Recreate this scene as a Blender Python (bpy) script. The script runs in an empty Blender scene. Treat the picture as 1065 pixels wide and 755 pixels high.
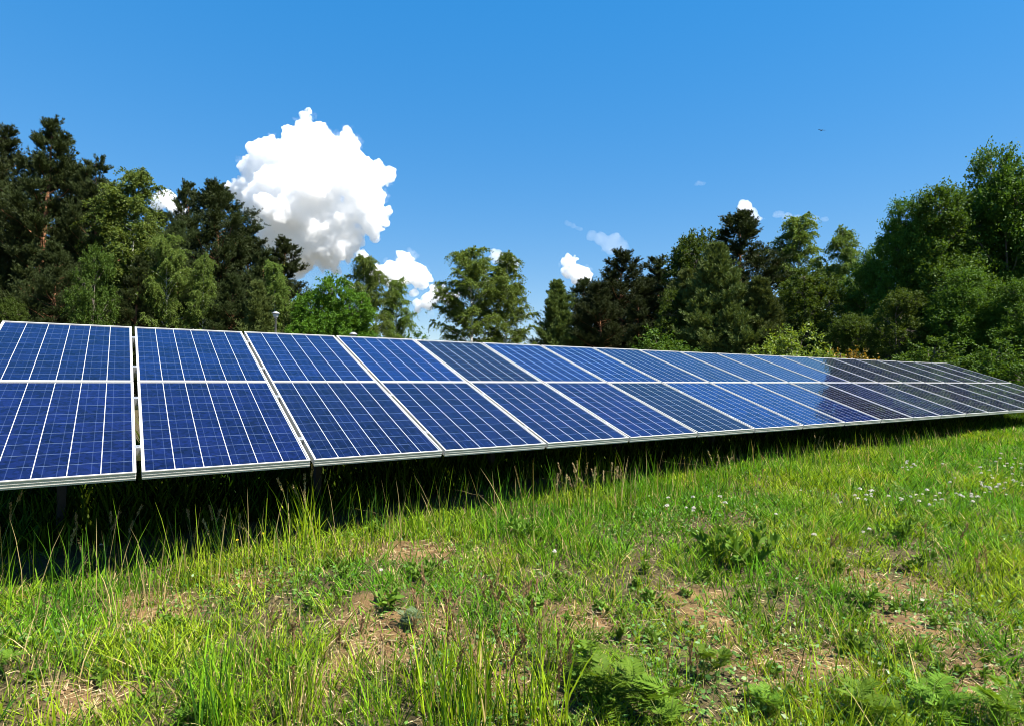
import bpy, bmesh, math, random
import numpy as np
from mathutils import Vector, Matrix

rng = np.random.default_rng(7)
random.seed(7)
C = bpy.context.scene.collection
S = bpy.context.scene
R = math.radians

# ------------------------------------------------------------------ camera
F_PX, W_PX, H_PX = 614.0, 1065.0, 755.0
YAW, PITCH = 0.5879, 0.0347
CAM = Vector((0.978, -4.531, 1.50))
EDGE_Z = CAM.z - 0.578            # height of the lower edge of the solar array
TILT = 0.3663
cam_d = bpy.data.cameras.new('camera')
cam = bpy.data.objects.new('camera', cam_d); C.objects.link(cam)
cam.location = CAM
cam.rotation_euler = (R(90) + PITCH, 0, -YAW)
cam_d.sensor_width = 36; cam_d.lens = 36 * F_PX / W_PX
cam_d.clip_start = 0.05; cam_d.clip_end = 30000
S.camera = cam

# ------------------------------------------------------------------ light
SUN_EL, SUN_AZ = R(57), R(146)    # azimuth clockwise from +Y
world = bpy.data.worlds.new('World'); S.world = world
world.use_nodes = True
wn = world.node_tree; wn.nodes.clear()
sky = wn.nodes.new('ShaderNodeTexSky'); sky.sky_type = 'NISHITA'; sky.sun_disc = False
sky.sun_elevation = SUN_EL; sky.sun_rotation = SUN_AZ
sky.air_density = 1.0; sky.dust_density = 0.0; sky.ozone_density = 4.0; sky.altitude = 100
hs = wn.nodes.new('ShaderNodeHueSaturation'); hs.inputs['Saturation'].default_value = 3.0; hs.inputs['Value'].default_value = 1.6; hs.inputs['Hue'].default_value = 0.51
bg = wn.nodes.new('ShaderNodeBackground'); bg.inputs['Strength'].default_value = 0.11
wo = wn.nodes.new('ShaderNodeOutputWorld')
gm_ = wn.nodes.new('ShaderNodeGamma'); gm_.inputs['Gamma'].default_value = 0.3   # gentler horizon brightening
wn.links.new(sky.outputs[0], gm_.inputs[0]); wn.links.new(gm_.outputs[0], hs.inputs['Color']); wn.links.new(hs.outputs[0], bg.inputs[0])
wn.links.new(bg.outputs[0], wo.inputs[0])
sd = bpy.data.lights.new('sun', 'SUN'); sd.energy = 5.0; sd.angle = R(0.53); sd.color = (1, .95, .86)
sun = bpy.data.objects.new('sun', sd); C.objects.link(sun)
sdir = Vector((math.sin(SUN_AZ) * math.cos(SUN_EL), math.cos(SUN_AZ) * math.cos(SUN_EL), math.sin(SUN_EL)))
sun.rotation_euler = (-sdir).to_track_quat('-Z', 'Y').to_euler()
sun.location = (0, 0, 60)
S.view_settings.view_transform = 'Standard'; S.view_settings.look = 'None'
S.view_settings.exposure = 1.6; S.view_settings.gamma = 1
cy = S.cycles
cy.max_bounces = 40; cy.diffuse_bounces = 3; cy.glossy_bounces = 3; cy.transmission_bounces = 4
cy.transparent_max_bounces = 8; cy.volume_bounces = 40
cy.use_denoising = True; cy.pixel_filter_type = 'BLACKMAN_HARRIS'; cy.filter_width = 1.0

# ------------------------------------------------------------------ helpers
FW = np.array([math.sin(YAW), math.cos(YAW)]); RT = np.array([math.cos(YAW), -math.sin(YAW)])
HOR = H_PX / 2 + F_PX * math.tan(PITCH)

def sstep(a, b, x):
    t = np.clip((x - a) / (b - a), 0, 1); return t * t * (3 - 2 * t)

_tab = np.random.default_rng(3).random((256, 256))
def vnoise(x, y, s):
    x = np.asarray(x, float) / s + 1000; y = np.asarray(y, float) / s + 1000
    i = np.floor(x).astype(int); j = np.floor(y).astype(int); u = x - i; v = y - j
    u = u * u * (3 - 2 * u); v = v * v * (3 - 2 * v)
    g = lambda a, b: _tab[a % 256, b % 256]
    return (g(i, j) * (1 - u) + g(i + 1, j) * u) * (1 - v) + (g(i, j + 1) * (1 - u) + g(i + 1, j + 1) * u) * v
def fnoise(x, y, s):
    return .55 * vnoise(x, y, s) + .3 * vnoise(y + 37, x, s * .45) + .15 * vnoise(x + 11, y, s * .2)

def ground_z(x, y):
    x = np.asarray(x, float); y = np.asarray(y, float)
    z = sstep(-4.6, .6, y) * (.2 + .2 * sstep(0, 8, x))
    r = np.hypot(x - 1, y + 4.5)
    amp = 1 - sstep(25, 60, r)
    z = z + amp * ((fnoise(x, y, 1.3) - .5) * .10 + (vnoise(x, y, .33) - .5) * .035)
    return z

def at(px, depth):
    p = np.array([CAM.x, CAM.y]) + FW * depth + RT * ((px - W_PX / 2) / F_PX * depth)
    return float(p[0]), float(p[1])
def top_z(py, depth): return CAM.z + (HOR - py) / F_PX * depth
def gpix(px, py):
    d = 4.0
    for _ in range(30):
        x, y = at(px, d); d = (CAM.z - float(ground_z(x, y))) * F_PX / (py - HOR)
    return at(px, d) + (d,)

def tag(o, label=None, cat=None, group=None, kind=None):
    if label: o['label'] = label
    if cat: o['category'] = cat
    if group: o['group'] = group
    if kind: o['kind'] = kind
    return o
def empty(name, loc, rz=0):
    o = bpy.data.objects.new(name, None); C.objects.link(o)
    o.location = loc; o.rotation_euler = (0, 0, rz); o.empty_display_size = .2
    return o
def link(name, me, m=None, parent=None):
    o = bpy.data.objects.new(name, me); C.objects.link(o)
    if m is not None and not me.materials: me.materials.append(m)
    if parent is not None: o.parent = parent
    return o
def copy_tree(o, parent=None):
    c = o.copy(); C.objects.link(c); c.parent = parent
    for ch in o.children: copy_tree(ch, c)
    return c

def mesh_np(name, V, Q=None, T=None, col=None, smooth=False, uv=None):
    """numpy verts, quads, tris -> mesh"""
    me = bpy.data.meshes.new(name)
    Q = np.zeros((0, 4), int) if Q is None else np.asarray(Q, int)
    T = np.zeros((0, 3), int) if T is None else np.asarray(T, int)
    nl = Q.size + T.size; npoly = len(Q) + len(T)
    me.vertices.add(len(V)); me.loops.add(nl); me.polygons.add(npoly)
    me.vertices.foreach_set('co', np.asarray(V, np.float32).ravel())
    me.loops.foreach_set('vertex_index', np.concatenate([Q.ravel(), T.ravel()]).astype(np.int32))
    starts = np.concatenate([np.arange(len(Q)) * 4, Q.size + np.arange(len(T)) * 3]).astype(np.int32)
    me.polygons.foreach_set('loop_start', starts)
    me.polygons.foreach_set('use_smooth', np.full(npoly, smooth))
    if col is not None:
        a = me.color_attributes.new('tint', 'FLOAT_COLOR', 'POINT')
        c4 = np.ones((len(V), 4), np.float32); c4[:, :3] = col
        a.data.foreach_set('color', c4.ravel())
    me.update(calc_edges=True)
    return me

class Geo:
    """collects boxes, tubes and lathes into one mesh"""
    def __init__(s): s.V = []; s.Q = []; s.T = []; s.n = 0
    def add(s, V, Q=None, T=None):
        V = np.asarray(V, float); s.V.append(V)
        if Q is not None and len(Q): s.Q.append(np.asarray(Q, int) + s.n)
        if T is not None and len(T): s.T.append(np.asarray(T, int) + s.n)
        s.n += len(V)
    def box(s, c, d, M=None):
        c = np.array(c, float); h = np.array(d, float) / 2
        v = np.array([[a, b, e] for a in (-1, 1) for b in (-1, 1) for e in (-1, 1)], float) * h + c
        if M is not None: v = v @ np.array(M.to_3x3()).T + np.array(M.translation)
        s.add(v, [[0, 1, 3, 2], [4, 6, 7, 5], [0, 4, 5, 1], [2, 3, 7, 6], [0, 2, 6, 4], [1, 5, 7, 3]])
    def tube(s, P, rad, n=6, cap=True):
        P = np.asarray(P, float); k = len(P); rad = np.broadcast_to(rad, (k,))
        t = np.gradient(P, axis=0); t /= np.linalg.norm(t, axis=1)[:, None] + 1e-9
        ref = np.array([1., 0, 0]) if abs(t[0][0]) < .8 else np.array([0, 1., 0])
        a = np.cross(t, ref); a /= np.linalg.norm(a, axis=1)[:, None] + 1e-9
        b = np.cross(t, a)
        th = np.arange(n) / n * 2 * np.pi
        V = P[:, None] + rad[:, None, None] * (np.cos(th)[None, :, None] * a[:, None] + np.sin(th)[None, :, None] * b[:, None])
        V = V.reshape(-1, 3)
        i = np.arange(k - 1)[:, None] * n; j = np.arange(n)[None]
        Q = np.stack([i + j, i + (j + 1) % n, i + n + (j + 1) % n, i + n + j], -1).reshape(-1, 4)
        T = None
        if cap:
            V = np.vstack([V, P[0], P[-1]]); c0 = k * n; m = (k - 1) * n
            T = [[(q + 1) % n, q, c0] for q in range(n)] + [[m + q, m + (q + 1) % n, c0 + 1] for q in range(n)]
        s.add(V, Q, T)
    def lathe(s, prof, n=24, loc=(0, 0, 0)):
        prof = np.asarray(prof, float); k = len(prof); th = np.arange(n) / n * 2 * np.pi
        V = np.stack([prof[:, :1] * np.cos(th), prof[:, :1] * np.sin(th), np.repeat(prof[:, 1:], n, 1)], -1).reshape(-1, 3) + np.array(loc)
        i = np.arange(k - 1)[:, None] * n; j = np.arange(n)[None]
        s.add(V, np.stack([i + j, i + (j + 1) % n, i + n + (j + 1) % n, i + n + j], -1).reshape(-1, 4))
    def mesh(s, name, smooth=False):
        return mesh_np(name, np.vstack(s.V), np.vstack(s.Q) if s.Q else None, np.vstack(s.T) if s.T else None, smooth=smooth)

# ------------------------------------------------------------------ materials
class NT:
    def __init__(s, name):
        s.m = bpy.data.materials.new(name); s.m.use_nodes = True; s.t = s.m.node_tree; s.t.nodes.clear()
        s.out = s.n('ShaderNodeOutputMaterial')
    def n(s, k, **kw):
        nd = s.t.nodes.new(k)
        for a, b in kw.items(): setattr(nd, a, b)
        return nd
    def l(s, a, b): s.t.links.new(a, b)
    def val(s, sock, v):
        if isinstance(v, bpy.types.NodeSocket): s.l(v, sock)
        else: sock.default_value = v
    def math(s, op, a, b=0.0, c=0.0, clamp=False):
        nd = s.n('ShaderNodeMath', operation=op, use_clamp=clamp)
        s.val(nd.inputs[0], a); s.val(nd.inputs[1], b)
        if op in ('MULTIPLY_ADD', 'SMOOTH_MIN', 'COMPARE'): s.val(nd.inputs[2], c)
        return nd.outputs[0]
    def mix(s, f, a, b, blend='MIX'):
        nd = s.n('ShaderNodeMix', data_type='RGBA', blend_type=blend)
        s.val(nd.inputs[0], f)
        for q, v in ((6, a), (7, b)):
            s.val(nd.inputs[q], v if isinstance(v, bpy.types.NodeSocket) else (*v, 1))
        return nd.outputs[2]
    def noise(s, scale, detail=4, vec=None, rough=.6):
        nd = s.n('ShaderNodeTexNoise'); nd.inputs['Scale'].default_value = scale
        nd.inputs['Detail'].default_value = detail; nd.inputs['Roughness'].default_value = rough
        if vec is not None: s.l(vec, nd.inputs['Vector'])
        return nd.outputs['Fac']
    def ramp(s, f, stops):
        nd = s.n('ShaderNodeValToRGB'); cr = nd.color_ramp
        while len(cr.elements) < len(stops): cr.elements.new(.5)
        for e, (p, c) in zip(cr.elements, stops): e.position = p; e.color = (*c, 1)
        s.l(f, nd.inputs[0]); return nd.outputs[0]
    def bsdf(s, color, rough=.6, spec=.5, metal=0.):
        b = s.n('ShaderNodeBsdfPrincipled')
        s.val(b.inputs['Base Color'], color if isinstance(color, bpy.types.NodeSocket) else (*color, 1))
        s.val(b.inputs['Roughness'], rough); b.inputs['Specular IOR Level'].default_value = spec
        b.inputs['Metallic'].default_value = metal
        return b
    def bump(s, h, strength, dist, b):
        nd = s.n('ShaderNodeBump'); nd.inputs['Strength'].default_value = strength; nd.inputs['Distance'].default_value = dist
        s.l(h, nd.inputs['Height']); s.l(nd.outputs[0], b.inputs['Normal'])
    def done(s, b):
        s.l(b.outputs[0] if hasattr(b, 'outputs') else b, s.out.inputs[0]); return s.m

def leaf_mat(name, c0, c1, trans=.35, rough=.5, spec=.3, ttint=(1.25, 1.15, .55), objvar=.18):
    t = NT(name)
    g = t.n('ShaderNodeNewGeometry'); oi = t.n('ShaderNodeObjectInfo')
    c = t.mix(g.outputs['Random Per Island'], c0, c1)
    hsn = t.n('ShaderNodeHueSaturation'); t.l(c, hsn.inputs['Color'])
    t.l(t.math('MULTIPLY_ADD', oi.outputs['Random'], objvar * 2, 1 - objvar), hsn.inputs['Value'])
    t.l(t.math('MULTIPLY_ADD', oi.outputs['Random'], .02, .484), hsn.inputs['Hue'])
    c = hsn.outputs[0]
    b = t.bsdf(c, rough, spec)
    tr = t.n('ShaderNodeBsdfTranslucent'); t.l(t.mix(1., c, ttint, 'MULTIPLY'), tr.inputs[0])
    ms = t.n('ShaderNodeMixShader'); ms.inputs[0].default_value = trans
    t.l(b.outputs[0], ms.inputs[1]); t.l(tr.outputs[0], ms.inputs[2])
    return t.done(ms)

def attr_leaf_mat(name, trans=.35, rough=.45, spec=.35):
    t = NT(name)
    a = t.n('ShaderNodeAttribute', attribute_name='tint')
    b = t.bsdf(a.outputs['Color'], rough, spec)
    tr = t.n('ShaderNodeBsdfTranslucent'); t.l(t.mix(1., a.outputs['Color'], (1.25, 1.2, .5), 'MULTIPLY'), tr.inputs[0])
    ms = t.n('ShaderNodeMixShader'); ms.inputs[0].default_value = trans
    t.l(b.outputs[0], ms.inputs[1]); t.l(tr.outputs[0], ms.inputs[2])
    return t.done(ms)

def plain(name, c, rough=.6, metal=0., spec=.5, var=.15, scale=8.):
    t = NT(name); tc = t.n('ShaderNodeTexCoord')
    f = t.noise(scale, 5, tc.outputs['Object'])
    k = t.mix(f, tuple(v * (1 - var) for v in c), tuple(min(1, v * (1 + var)) for v in c))
    b = t.bsdf(k, rough, spec, metal); return t.done(b)

def bark_mat(name, low, high, zsplit, zsoft, dark=(.05, .04, .035), marks=0.):
    t = NT(name); tc = t.n('ShaderNodeTexCoord'); sp = t.n('ShaderNodeSeparateXYZ'); t.l(tc.outputs['Object'], sp.inputs[0])
    mp = t.n('ShaderNodeMapping'); mp.inputs['Scale'].default_value = (1, 1, 3.5 if marks else .35); t.l(tc.outputs['Object'], mp.inputs[0])
    f = t.noise(6., 5, mp.outputs[0])
    z = t.math('DIVIDE', t.math('SUBTRACT', sp.outputs[2], zsplit), zsoft, clamp=True)
    c = t.mix(z, low, high)
    th = t.math('GREATER_THAN', f, .62 if marks else .58)
    c = t.mix(th, c, dark) if marks else t.mix(t.math('MULTIPLY', f, .8), c, dark)
    b = t.bsdf(c, .85, .2); t.bump(f, .6, .03, b); return t.done(b)

# ------------------------------------------------------------------ ground
BARE = []   # (x, y, rx (across view), ry (along view))
for px, py, hw, hh in [(165, 628, 62, 20), (100, 722, 62, 22), (452, 569, 70, 12), (425, 645, 62, 38), (345, 695, 34, 26), (745, 648, 42, 20),
                       (825, 690, 100, 30), (905, 603, 60, 16), (965, 655, 70, 22), (615, 640, 40, 16), (520, 690, 50, 35), (1010, 700, 60, 30), (720, 615, 40, 10), (250, 600, 40, 8)]:
    x, y, d = gpix(px, py); x2, y2, d2 = gpix(px, py + hh); x3, y3, d3 = gpix(px, py - hh)
    BARE.append((x, y, hw / F_PX * d, (d3 - d2) / 2))
def bare(x, y):
    x = np.asarray(x, float); y = np.asarray(y, float); m = np.zeros_like(x)
    wob = (fnoise(x, y, .35) - .5) * 1.9
    for bx, by, rx, ry in BARE:
        dx, dy = x - bx, y - by
        u = (dx * RT[0] + dy * RT[1]) / rx; v = (dx * FW[0] + dy * FW[1]) / ry
        m = np.maximum(m, 1 - sstep(.25, 1.35, np.hypot(u, v) + wob))
    return m

def axis(lo, hi, fine, grow, far):
    a = list(np.arange(lo, hi + 1e-6, fine)); st = fine
    b = [hi]; 
    while b[-1] < far: st *= grow; b.append(b[-1] + st)
    st = fine; c = [lo]
    while c[-1] > -far: st *= grow; c.append(c[-1] - st)
    return np.array(c[:0:-1] + a + b[1:])
gx = axis(-3, 14, .06, 1.12, 9000); gy = axis(-4.5, 2, .06, 1.12, 9000)
GX, GY = np.meshgrid(gx, gy, indexing='ij')
GZ = ground_z(GX, GY)
BM = bare(GX, GY)
fine_b = (vnoise(GX, GY, .11) - .5) * .02 + (vnoise(GX + 5, GY, .19) - .5) * .03
GZ = GZ + fine_b * (.5 + BM) * (np.hypot(GX - 1, GY + 4.5) < 20)
V = np.stack([GX, GY, GZ], -1).reshape(-1, 3)
ni, nj = GX.shape
I, J = np.meshgrid(np.arange(ni - 1), np.arange(nj - 1), indexing='ij'); k = (I * nj + J).ravel()
Q = np.stack([k, k + nj, k + nj + 1, k + 1], 1)
gme = mesh_np('ground', V, Q, col=np.repeat(BM.reshape(-1, 1), 3, 1), smooth=True)
t = NT('soil'); tc = t.n('ShaderNodeTexCoord'); a = t.n('ShaderNodeAttribute', attribute_name='tint')
n1 = t.noise(9., 6, tc.outputs['Object'], .65); n2 = t.noise(55., 4, tc.outputs['Object'], .7); n3 = t.noise(1.7, 4, tc.outputs['Object'])
dirt = t.ramp(n1, [(.25, (.07, .040, .018)), (.5, (.21, .122, .050)), (.75, (.40, .265, .11))])
moss = t.ramp(n2, [(.3, (.018, .018, .007)), (.5, (.06, .05, .02)), (.7, (.22, .165, .075))])
c = t.mix(t.math('MULTIPLY', a.outputs['Fac'], t.math('MULTIPLY_ADD', n3, .8, .55), clamp=True), moss, dirt)
c = t.mix(t.math('MULTIPLY', n2, .7), c, (.04, .028, .015))
b = t.bsdf(c, .95, .15); t.bump(n2, .8, .02, b); soil = t.done(b)
ground = tag(link('ground', gme, soil), 'grassy ground with brown bare soil patches', 'ground', kind='structure')

# ------------------------------------------------------------------ solar array
NCOL, PW, ROWH, GAP = 20, 1.1012, 1.66, .030
def slope(x, s, n=0.):
    """point on the array plane: x along the row, s up the slope, n off the glass"""
    return (x, s * math.cos(TILT) - n * math.sin(TILT), EDGE_Z + s * math.sin(TILT) + n * math.cos(TILT))
SLOPE = Matrix.Rotation(TILT, 4, 'X')
pw, ph, lip, fd = PW - GAP, ROWH - .010, .012, .052

t = NT('cell_glass')     # silicon cells under glass
tc = t.n('ShaderNodeTexCoord'); sp = t.n('ShaderNodeSeparateXYZ'); t.l(tc.outputs['UV'], sp.inputs[0])
oi = t.n('ShaderNodeObjectInfo')
u, v = sp.outputs[0], sp.outputs[1]
def linemask(x, half):            # 1 within half of an integer
    f = t.math('FRACT', t.math('ADD', x, .5)); d = t.math('ABSOLUTE', t.math('SUBTRACT', f, .5))
    return t.math('LESS_THAN', d, half)
colgap = linemask(u, .014); rowgap = linemask(v, .012)
fu = t.math('FRACT', u)
bus = t.math('MAXIMUM', t.math('LESS_THAN', t.math('ABSOLUTE', t.math('SUBTRACT', fu, .29)), .013),
             t.math('LESS_THAN', t.math('ABSOLUTE', t.math('SUBTRACT', fu, .71)), .013))
outside = t.math('MAXIMUM', t.math('MAXIMUM', t.math('LESS_THAN', u, 0.), t.math('GREATER_THAN', u, 6.)),
                 t.math('MAXIMUM', t.math('LESS_THAN', v, 0.), t.math('GREATER_THAN', v, 10.)))
cellid = t.n('ShaderNodeCombineXYZ'); t.l(t.math('FLOOR', u), cellid.inputs[0]); t.l(t.math('FLOOR', v), cellid.inputs[1]); t.l(t.math('MULTIPLY', oi.outputs['Random'], 91.), cellid.inputs[2])
wnz = t.n('ShaderNodeTexWhiteNoise', noise_dimensions='3D'); t.l(cellid.outputs[0], wnz.inputs[0])
off = t.n('ShaderNodeVectorMath', operation='MULTIPLY_ADD'); t.l(cellid.outputs[0], off.inputs[0]); off.inputs[1].default_value = (3.7, 5.1, 1.3); t.l(tc.outputs['UV'], off.inputs[2])
vor = t.n('ShaderNodeTexVoronoi'); vor.inputs['Scale'].default_value = 7.; t.l(off.outputs[0], vor.inputs['Vector'])
vbw = t.n('ShaderNodeSeparateColor'); t.l(vor.outputs['Color'], vbw.inputs[0])
br = t.math('ADD', t.math('MULTIPLY_ADD', vbw.outputs[0], .85, .32), t.math('MULTIPLY', wnz.outputs['Value'], .42))
cell = t.mix(1., oi.outputs['Color'], (1, 1, 1), 'MULTIPLY')
brc = t.n('ShaderNodeCombineColor'); [t.l(br, brc.inputs[q]) for q in range(3)]
cell = t.mix(1., cell, brc.outputs[0], 'MULTIPLY')
c = t.mix(t.math('MULTIPLY', bus, .12), cell, (.11, .17, .31))
c = t.mix(t.math('MULTIPLY', rowgap, .28), c, (.24, .34, .50))
c = t.mix(t.math('MAXIMUM', colgap, outside), c, (.42, .43, .43))
dust = t.noise(2.2, 5, tc.outputs['Object'])
c = t.mix(t.math('MULTIPLY', dust, .008), c, (.5, .47, .4))
b = t.bsdf(c, .5, .0)
b.inputs['Coat Weight'].default_value = .9; b.inputs['Coat IOR'].default_value = 1.4
t.l(t.math('MULTIPLY_ADD', dust, .03, .01), b.inputs['Coat Roughness'])
cell_m = t.done(b)
t = NT('white_aluminium'); tc = t.n('ShaderNodeTexCoord')
f = t.noise(5., 5, tc.outputs['Object'])
b = t.bsdf(t.mix(f, (.43, .42, .385), (.54, .53, .50)), .38, .5, .0); alu = t.done(b)
post_m = plain('shade_darkened_post', (.025, .02, .016), .8, scale=9)  # near-black colour paints the under-array shade into posts and rafters
galv = plain('galvanised_steel', (.42, .43, .43), .45, .7, scale=14)

g = Geo()   # frame: four bars with a stepped profile
def bar(x0, x1, y0, y1, z0, z1): g.box(((x0 + x1) / 2, (y0 + y1) / 2, (z0 + z1) / 2), (x1 - x0, y1 - y0, z1 - z0))
for z0, z1, inset, wdt in ((0, .006, 0, lip), (-.018, 0, .0025, .008), (-.0205, -.018, .001, .0095), (-.038, -.0205, .0025, .008), (-.0405, -.038, .001, .0095), (-fd, -.0405, .0025, .024)):
    a_ = inset
    bar(a_, pw - a_, a_, a_ + wdt, z0, z1); bar(a_, pw - a_, ph - a_ - wdt, ph - a_, z0, z1)
    bar(a_, a_ + wdt, a_ + wdt, ph - a_ - wdt, z0, z1); bar(pw - a_ - wdt, pw - a_, a_ + wdt, ph - a_ - wdt, z0, z1)
frame_me = g.mesh('frame'); frame_me.materials.append(alu)
# laminate: glass sheet with thickness, uv in cells
x0, x1, y0, y1 = .0085, pw - .0085, .0085, ph - .0085
mx, my = .017, .016
Vp = [(x0, y0, -.002), (x1, y0, -.002), (x1, y1, -.002), (x0, y1, -.002), (x0, y0, -.008), (x1, y0, -.008), (x1, y1, -.008), (x0, y1, -.008)]
cell_me = mesh_np('laminate', Vp, [[0, 1, 2, 3], [7, 6, 5, 4], [0, 4, 5, 1], [1, 5, 6, 2], [2, 6, 7, 3], [3, 7, 4, 0]])
uvl = cell_me.uv_layers.new(name='UVMap')
for lp in cell_me.loops:
    p = Vp[lp.vertex_index]
    uvl.data[lp.index].uv = ((p[0] - mx) / (pw - 2 * mx) * 6, (p[1] - my) / (ph - 2 * my) * 10)
cell_me.materials.append(cell_m)
g = Geo(); g.box((pw / 2, ph * .8, -.024), (.12, .15, .022)); jb_me = g.mesh('junction_box')
jb_me.materials.append(plain('black_plastic', (.02, .02, .02), .5))

ORD = ['first', 'second', 'third', 'fourth', 'fifth', 'sixth', 'seventh', 'eighth', 'ninth', 'tenth', 'eleventh', 'twelfth', 'thirteenth', 'fourteenth', 'fifteenth', 'sixteenth', 'seventeenth', 'eighteenth', 'nineteenth', 'last']
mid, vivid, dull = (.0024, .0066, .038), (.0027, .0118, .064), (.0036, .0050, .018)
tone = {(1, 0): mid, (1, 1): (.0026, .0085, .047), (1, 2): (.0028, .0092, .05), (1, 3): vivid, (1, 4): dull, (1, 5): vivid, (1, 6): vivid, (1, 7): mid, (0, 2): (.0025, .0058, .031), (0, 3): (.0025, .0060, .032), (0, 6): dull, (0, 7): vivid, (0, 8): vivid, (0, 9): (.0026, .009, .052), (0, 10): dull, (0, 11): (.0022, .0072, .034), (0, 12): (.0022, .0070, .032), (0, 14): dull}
proto = None
for row in (0, 1):
    for i in range(NCOL):
        if proto is None:
            o = empty('solar_panel', (0, 0, 0)); proto = o
            link('frame', frame_me, parent=o); link('cells', cell_me, parent=o); link('junction_box', jb_me, parent=o)
        else:
            o = copy_tree(proto)
        o.location = slope(i * PW + GAP / 2, row * ROWH + .006)
        o.rotation_euler = (TILT + random.gauss(0, .0012), random.gauss(0, .0012), 0)
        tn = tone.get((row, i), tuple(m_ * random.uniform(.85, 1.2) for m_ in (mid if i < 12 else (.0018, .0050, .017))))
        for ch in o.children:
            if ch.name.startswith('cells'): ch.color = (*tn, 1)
        look = {vivid: 'bright blue', dull: 'dull violet blue'}.get(tn, 'dark blue')
        rn = 'upper' if row else 'lower'
        end = ', at the array end' if i in (0, NCOL - 1) else ''
        tag(o, f'{look} solar panel in the {rn} row, {ORD[i]} column from left{end}', 'solar panel', 'solar panels of the ground array')

rack = tag(empty('mounting_rack', (0, 0, EDGE_Z)), 'galvanised steel rack carrying the two rows of blue solar panels', 'mounting rack')
def rpart(name, g, m=galv):
    me = g.mesh(name); me.transform(Matrix.Translation((0, 0, -EDGE_Z))); return link(name, me, m, rack)
def slopebox(g, x, s, n, d):
    M = Matrix.Translation(slope(x, s, n)) @ SLOPE; g.box((0, 0, 0), d, M)
L = NCOL * PW
for s in (.38, 1.28, 2.04, 2.94):
    g = Geo(); slopebox(g, L / 2, s, -fd - .022, (L - .1, .045, .04)); rpart('rail', g)
for i in range(11):
    x = .55 + i * (L - 1.1) / 10
    g = Geo(); slopebox(g, x, 1.80, -fd - .083, (.05, 2.7, .08)); rpart('rafter', g, post_m)
    for s in (1.7, 2.9):
        p = slope(x, s, -fd - .12); gz = float(ground_z(p[0], p[1])) - .2
        g = Geo(); g.box((p[0] + .055, p[1], (gz + p[2] + .06) / 2), (.06, .08, p[2] + .06 - gz)); rpart('post', g, post_m)
for i in range(1, NCOL):
    for s in (.38, 1.28, 2.04, 2.94):
        g = Geo(); slopebox(g, i * PW, s, .0035, (.046, .045, .004)); slopebox(g, i * PW, s, -.026, (.022, .046, .062)); slopebox(g, i * PW, s, .008, (.011, .011, .006)); rpart('clamp', g)

# ------------------------------------------------------------------ tree makers
def leaf_quads(P, D, Ln, Wd, N=None):
    """diamond leaves: base P, direction D, length, width, facing N"""
    n = len(P); D = D / (np.linalg.norm(D, axis=1)[:, None] + 1e-9)
    if N is None: N = rng.normal(size=(n, 3))
    Sd = np.cross(D, N); Sd /= np.linalg.norm(Sd, axis=1)[:, None] + 1e-9
    Ln = np.broadcast_to(Ln, (n,))[:, None]; Wd = np.broadcast_to(Wd, (n,))[:, None]
    m = P + D * Ln * .45
    V = np.stack([P, m + Sd * Wd / 2, P + D * Ln, m - Sd * Wd / 2], 1).reshape(-1, 3)
    return V, np.arange(n * 4).reshape(-1, 4)
def sph(n):
    v = rng.normal(size=(n, 3)); return v / np.linalg.norm(v, axis=1)[:, None]

def sprays(A, D, Ln, n, droop=0., spread=.1, t0=.15):
    """points and tangents along curved sprays"""
    k = len(A); D = D / (np.linalg.norm(D, axis=1)[:, None] + 1e-9); Ln = np.broadcast_to(Ln, (k,))
    idx = np.repeat(np.arange(k), n); s = rng.uniform(t0, 1, k * n)
    L_ = Ln[idx][:, None]; P = A[idx] + D[idx] * L_ * s[:, None]
    P[:, 2] -= droop * L_[:, 0] * s ** 2
    T_ = D[idx].copy(); T_[:, 2] -= 2 * droop * s
    P += rng.normal(size=P.shape) * spread * L_ * (.35 + .65 * s[:, None])
    return P, T_

def limb(g, a, b, r0, r1, sag=0., n=5, k=5, wob=.03):
    a = np.array(a, float); b = np.array(b, float); s = np.linspace(0, 1, k)[:, None]
    P = a + (b - a) * s; Ld = np.linalg.norm(b - a)
    P[:, 2] += sag * Ld * np.sin(s[:, 0] * np.pi)
    P[1:-1] += rng.normal(size=(k - 2, 3)) * wob * Ld
    g.tube(P, np.linspace(r0, r1, k), n, cap=False); return P

def trunk_path(H, lean=.02, k=9, wig=.012):
    z = np.linspace(-.3, H, k); P = np.stack([np.cumsum(rng.normal(0, wig * H / 3, k)) * (z > 0), np.cumsum(rng.normal(0, wig * H / 3, k)) * (z > 0), z], 1)
    P[:, 0] += lean * np.maximum(z, 0); return P
def on_trunk(P, z): return np.array([np.interp(z, P[:, 2], P[:, 0]), np.interp(z, P[:, 2], P[:, 1]), z])

def trim(TP, zm):
    z = np.linspace(-.3, zm, len(TP)); return np.array([on_trunk(TP, q) for q in z])

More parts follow.
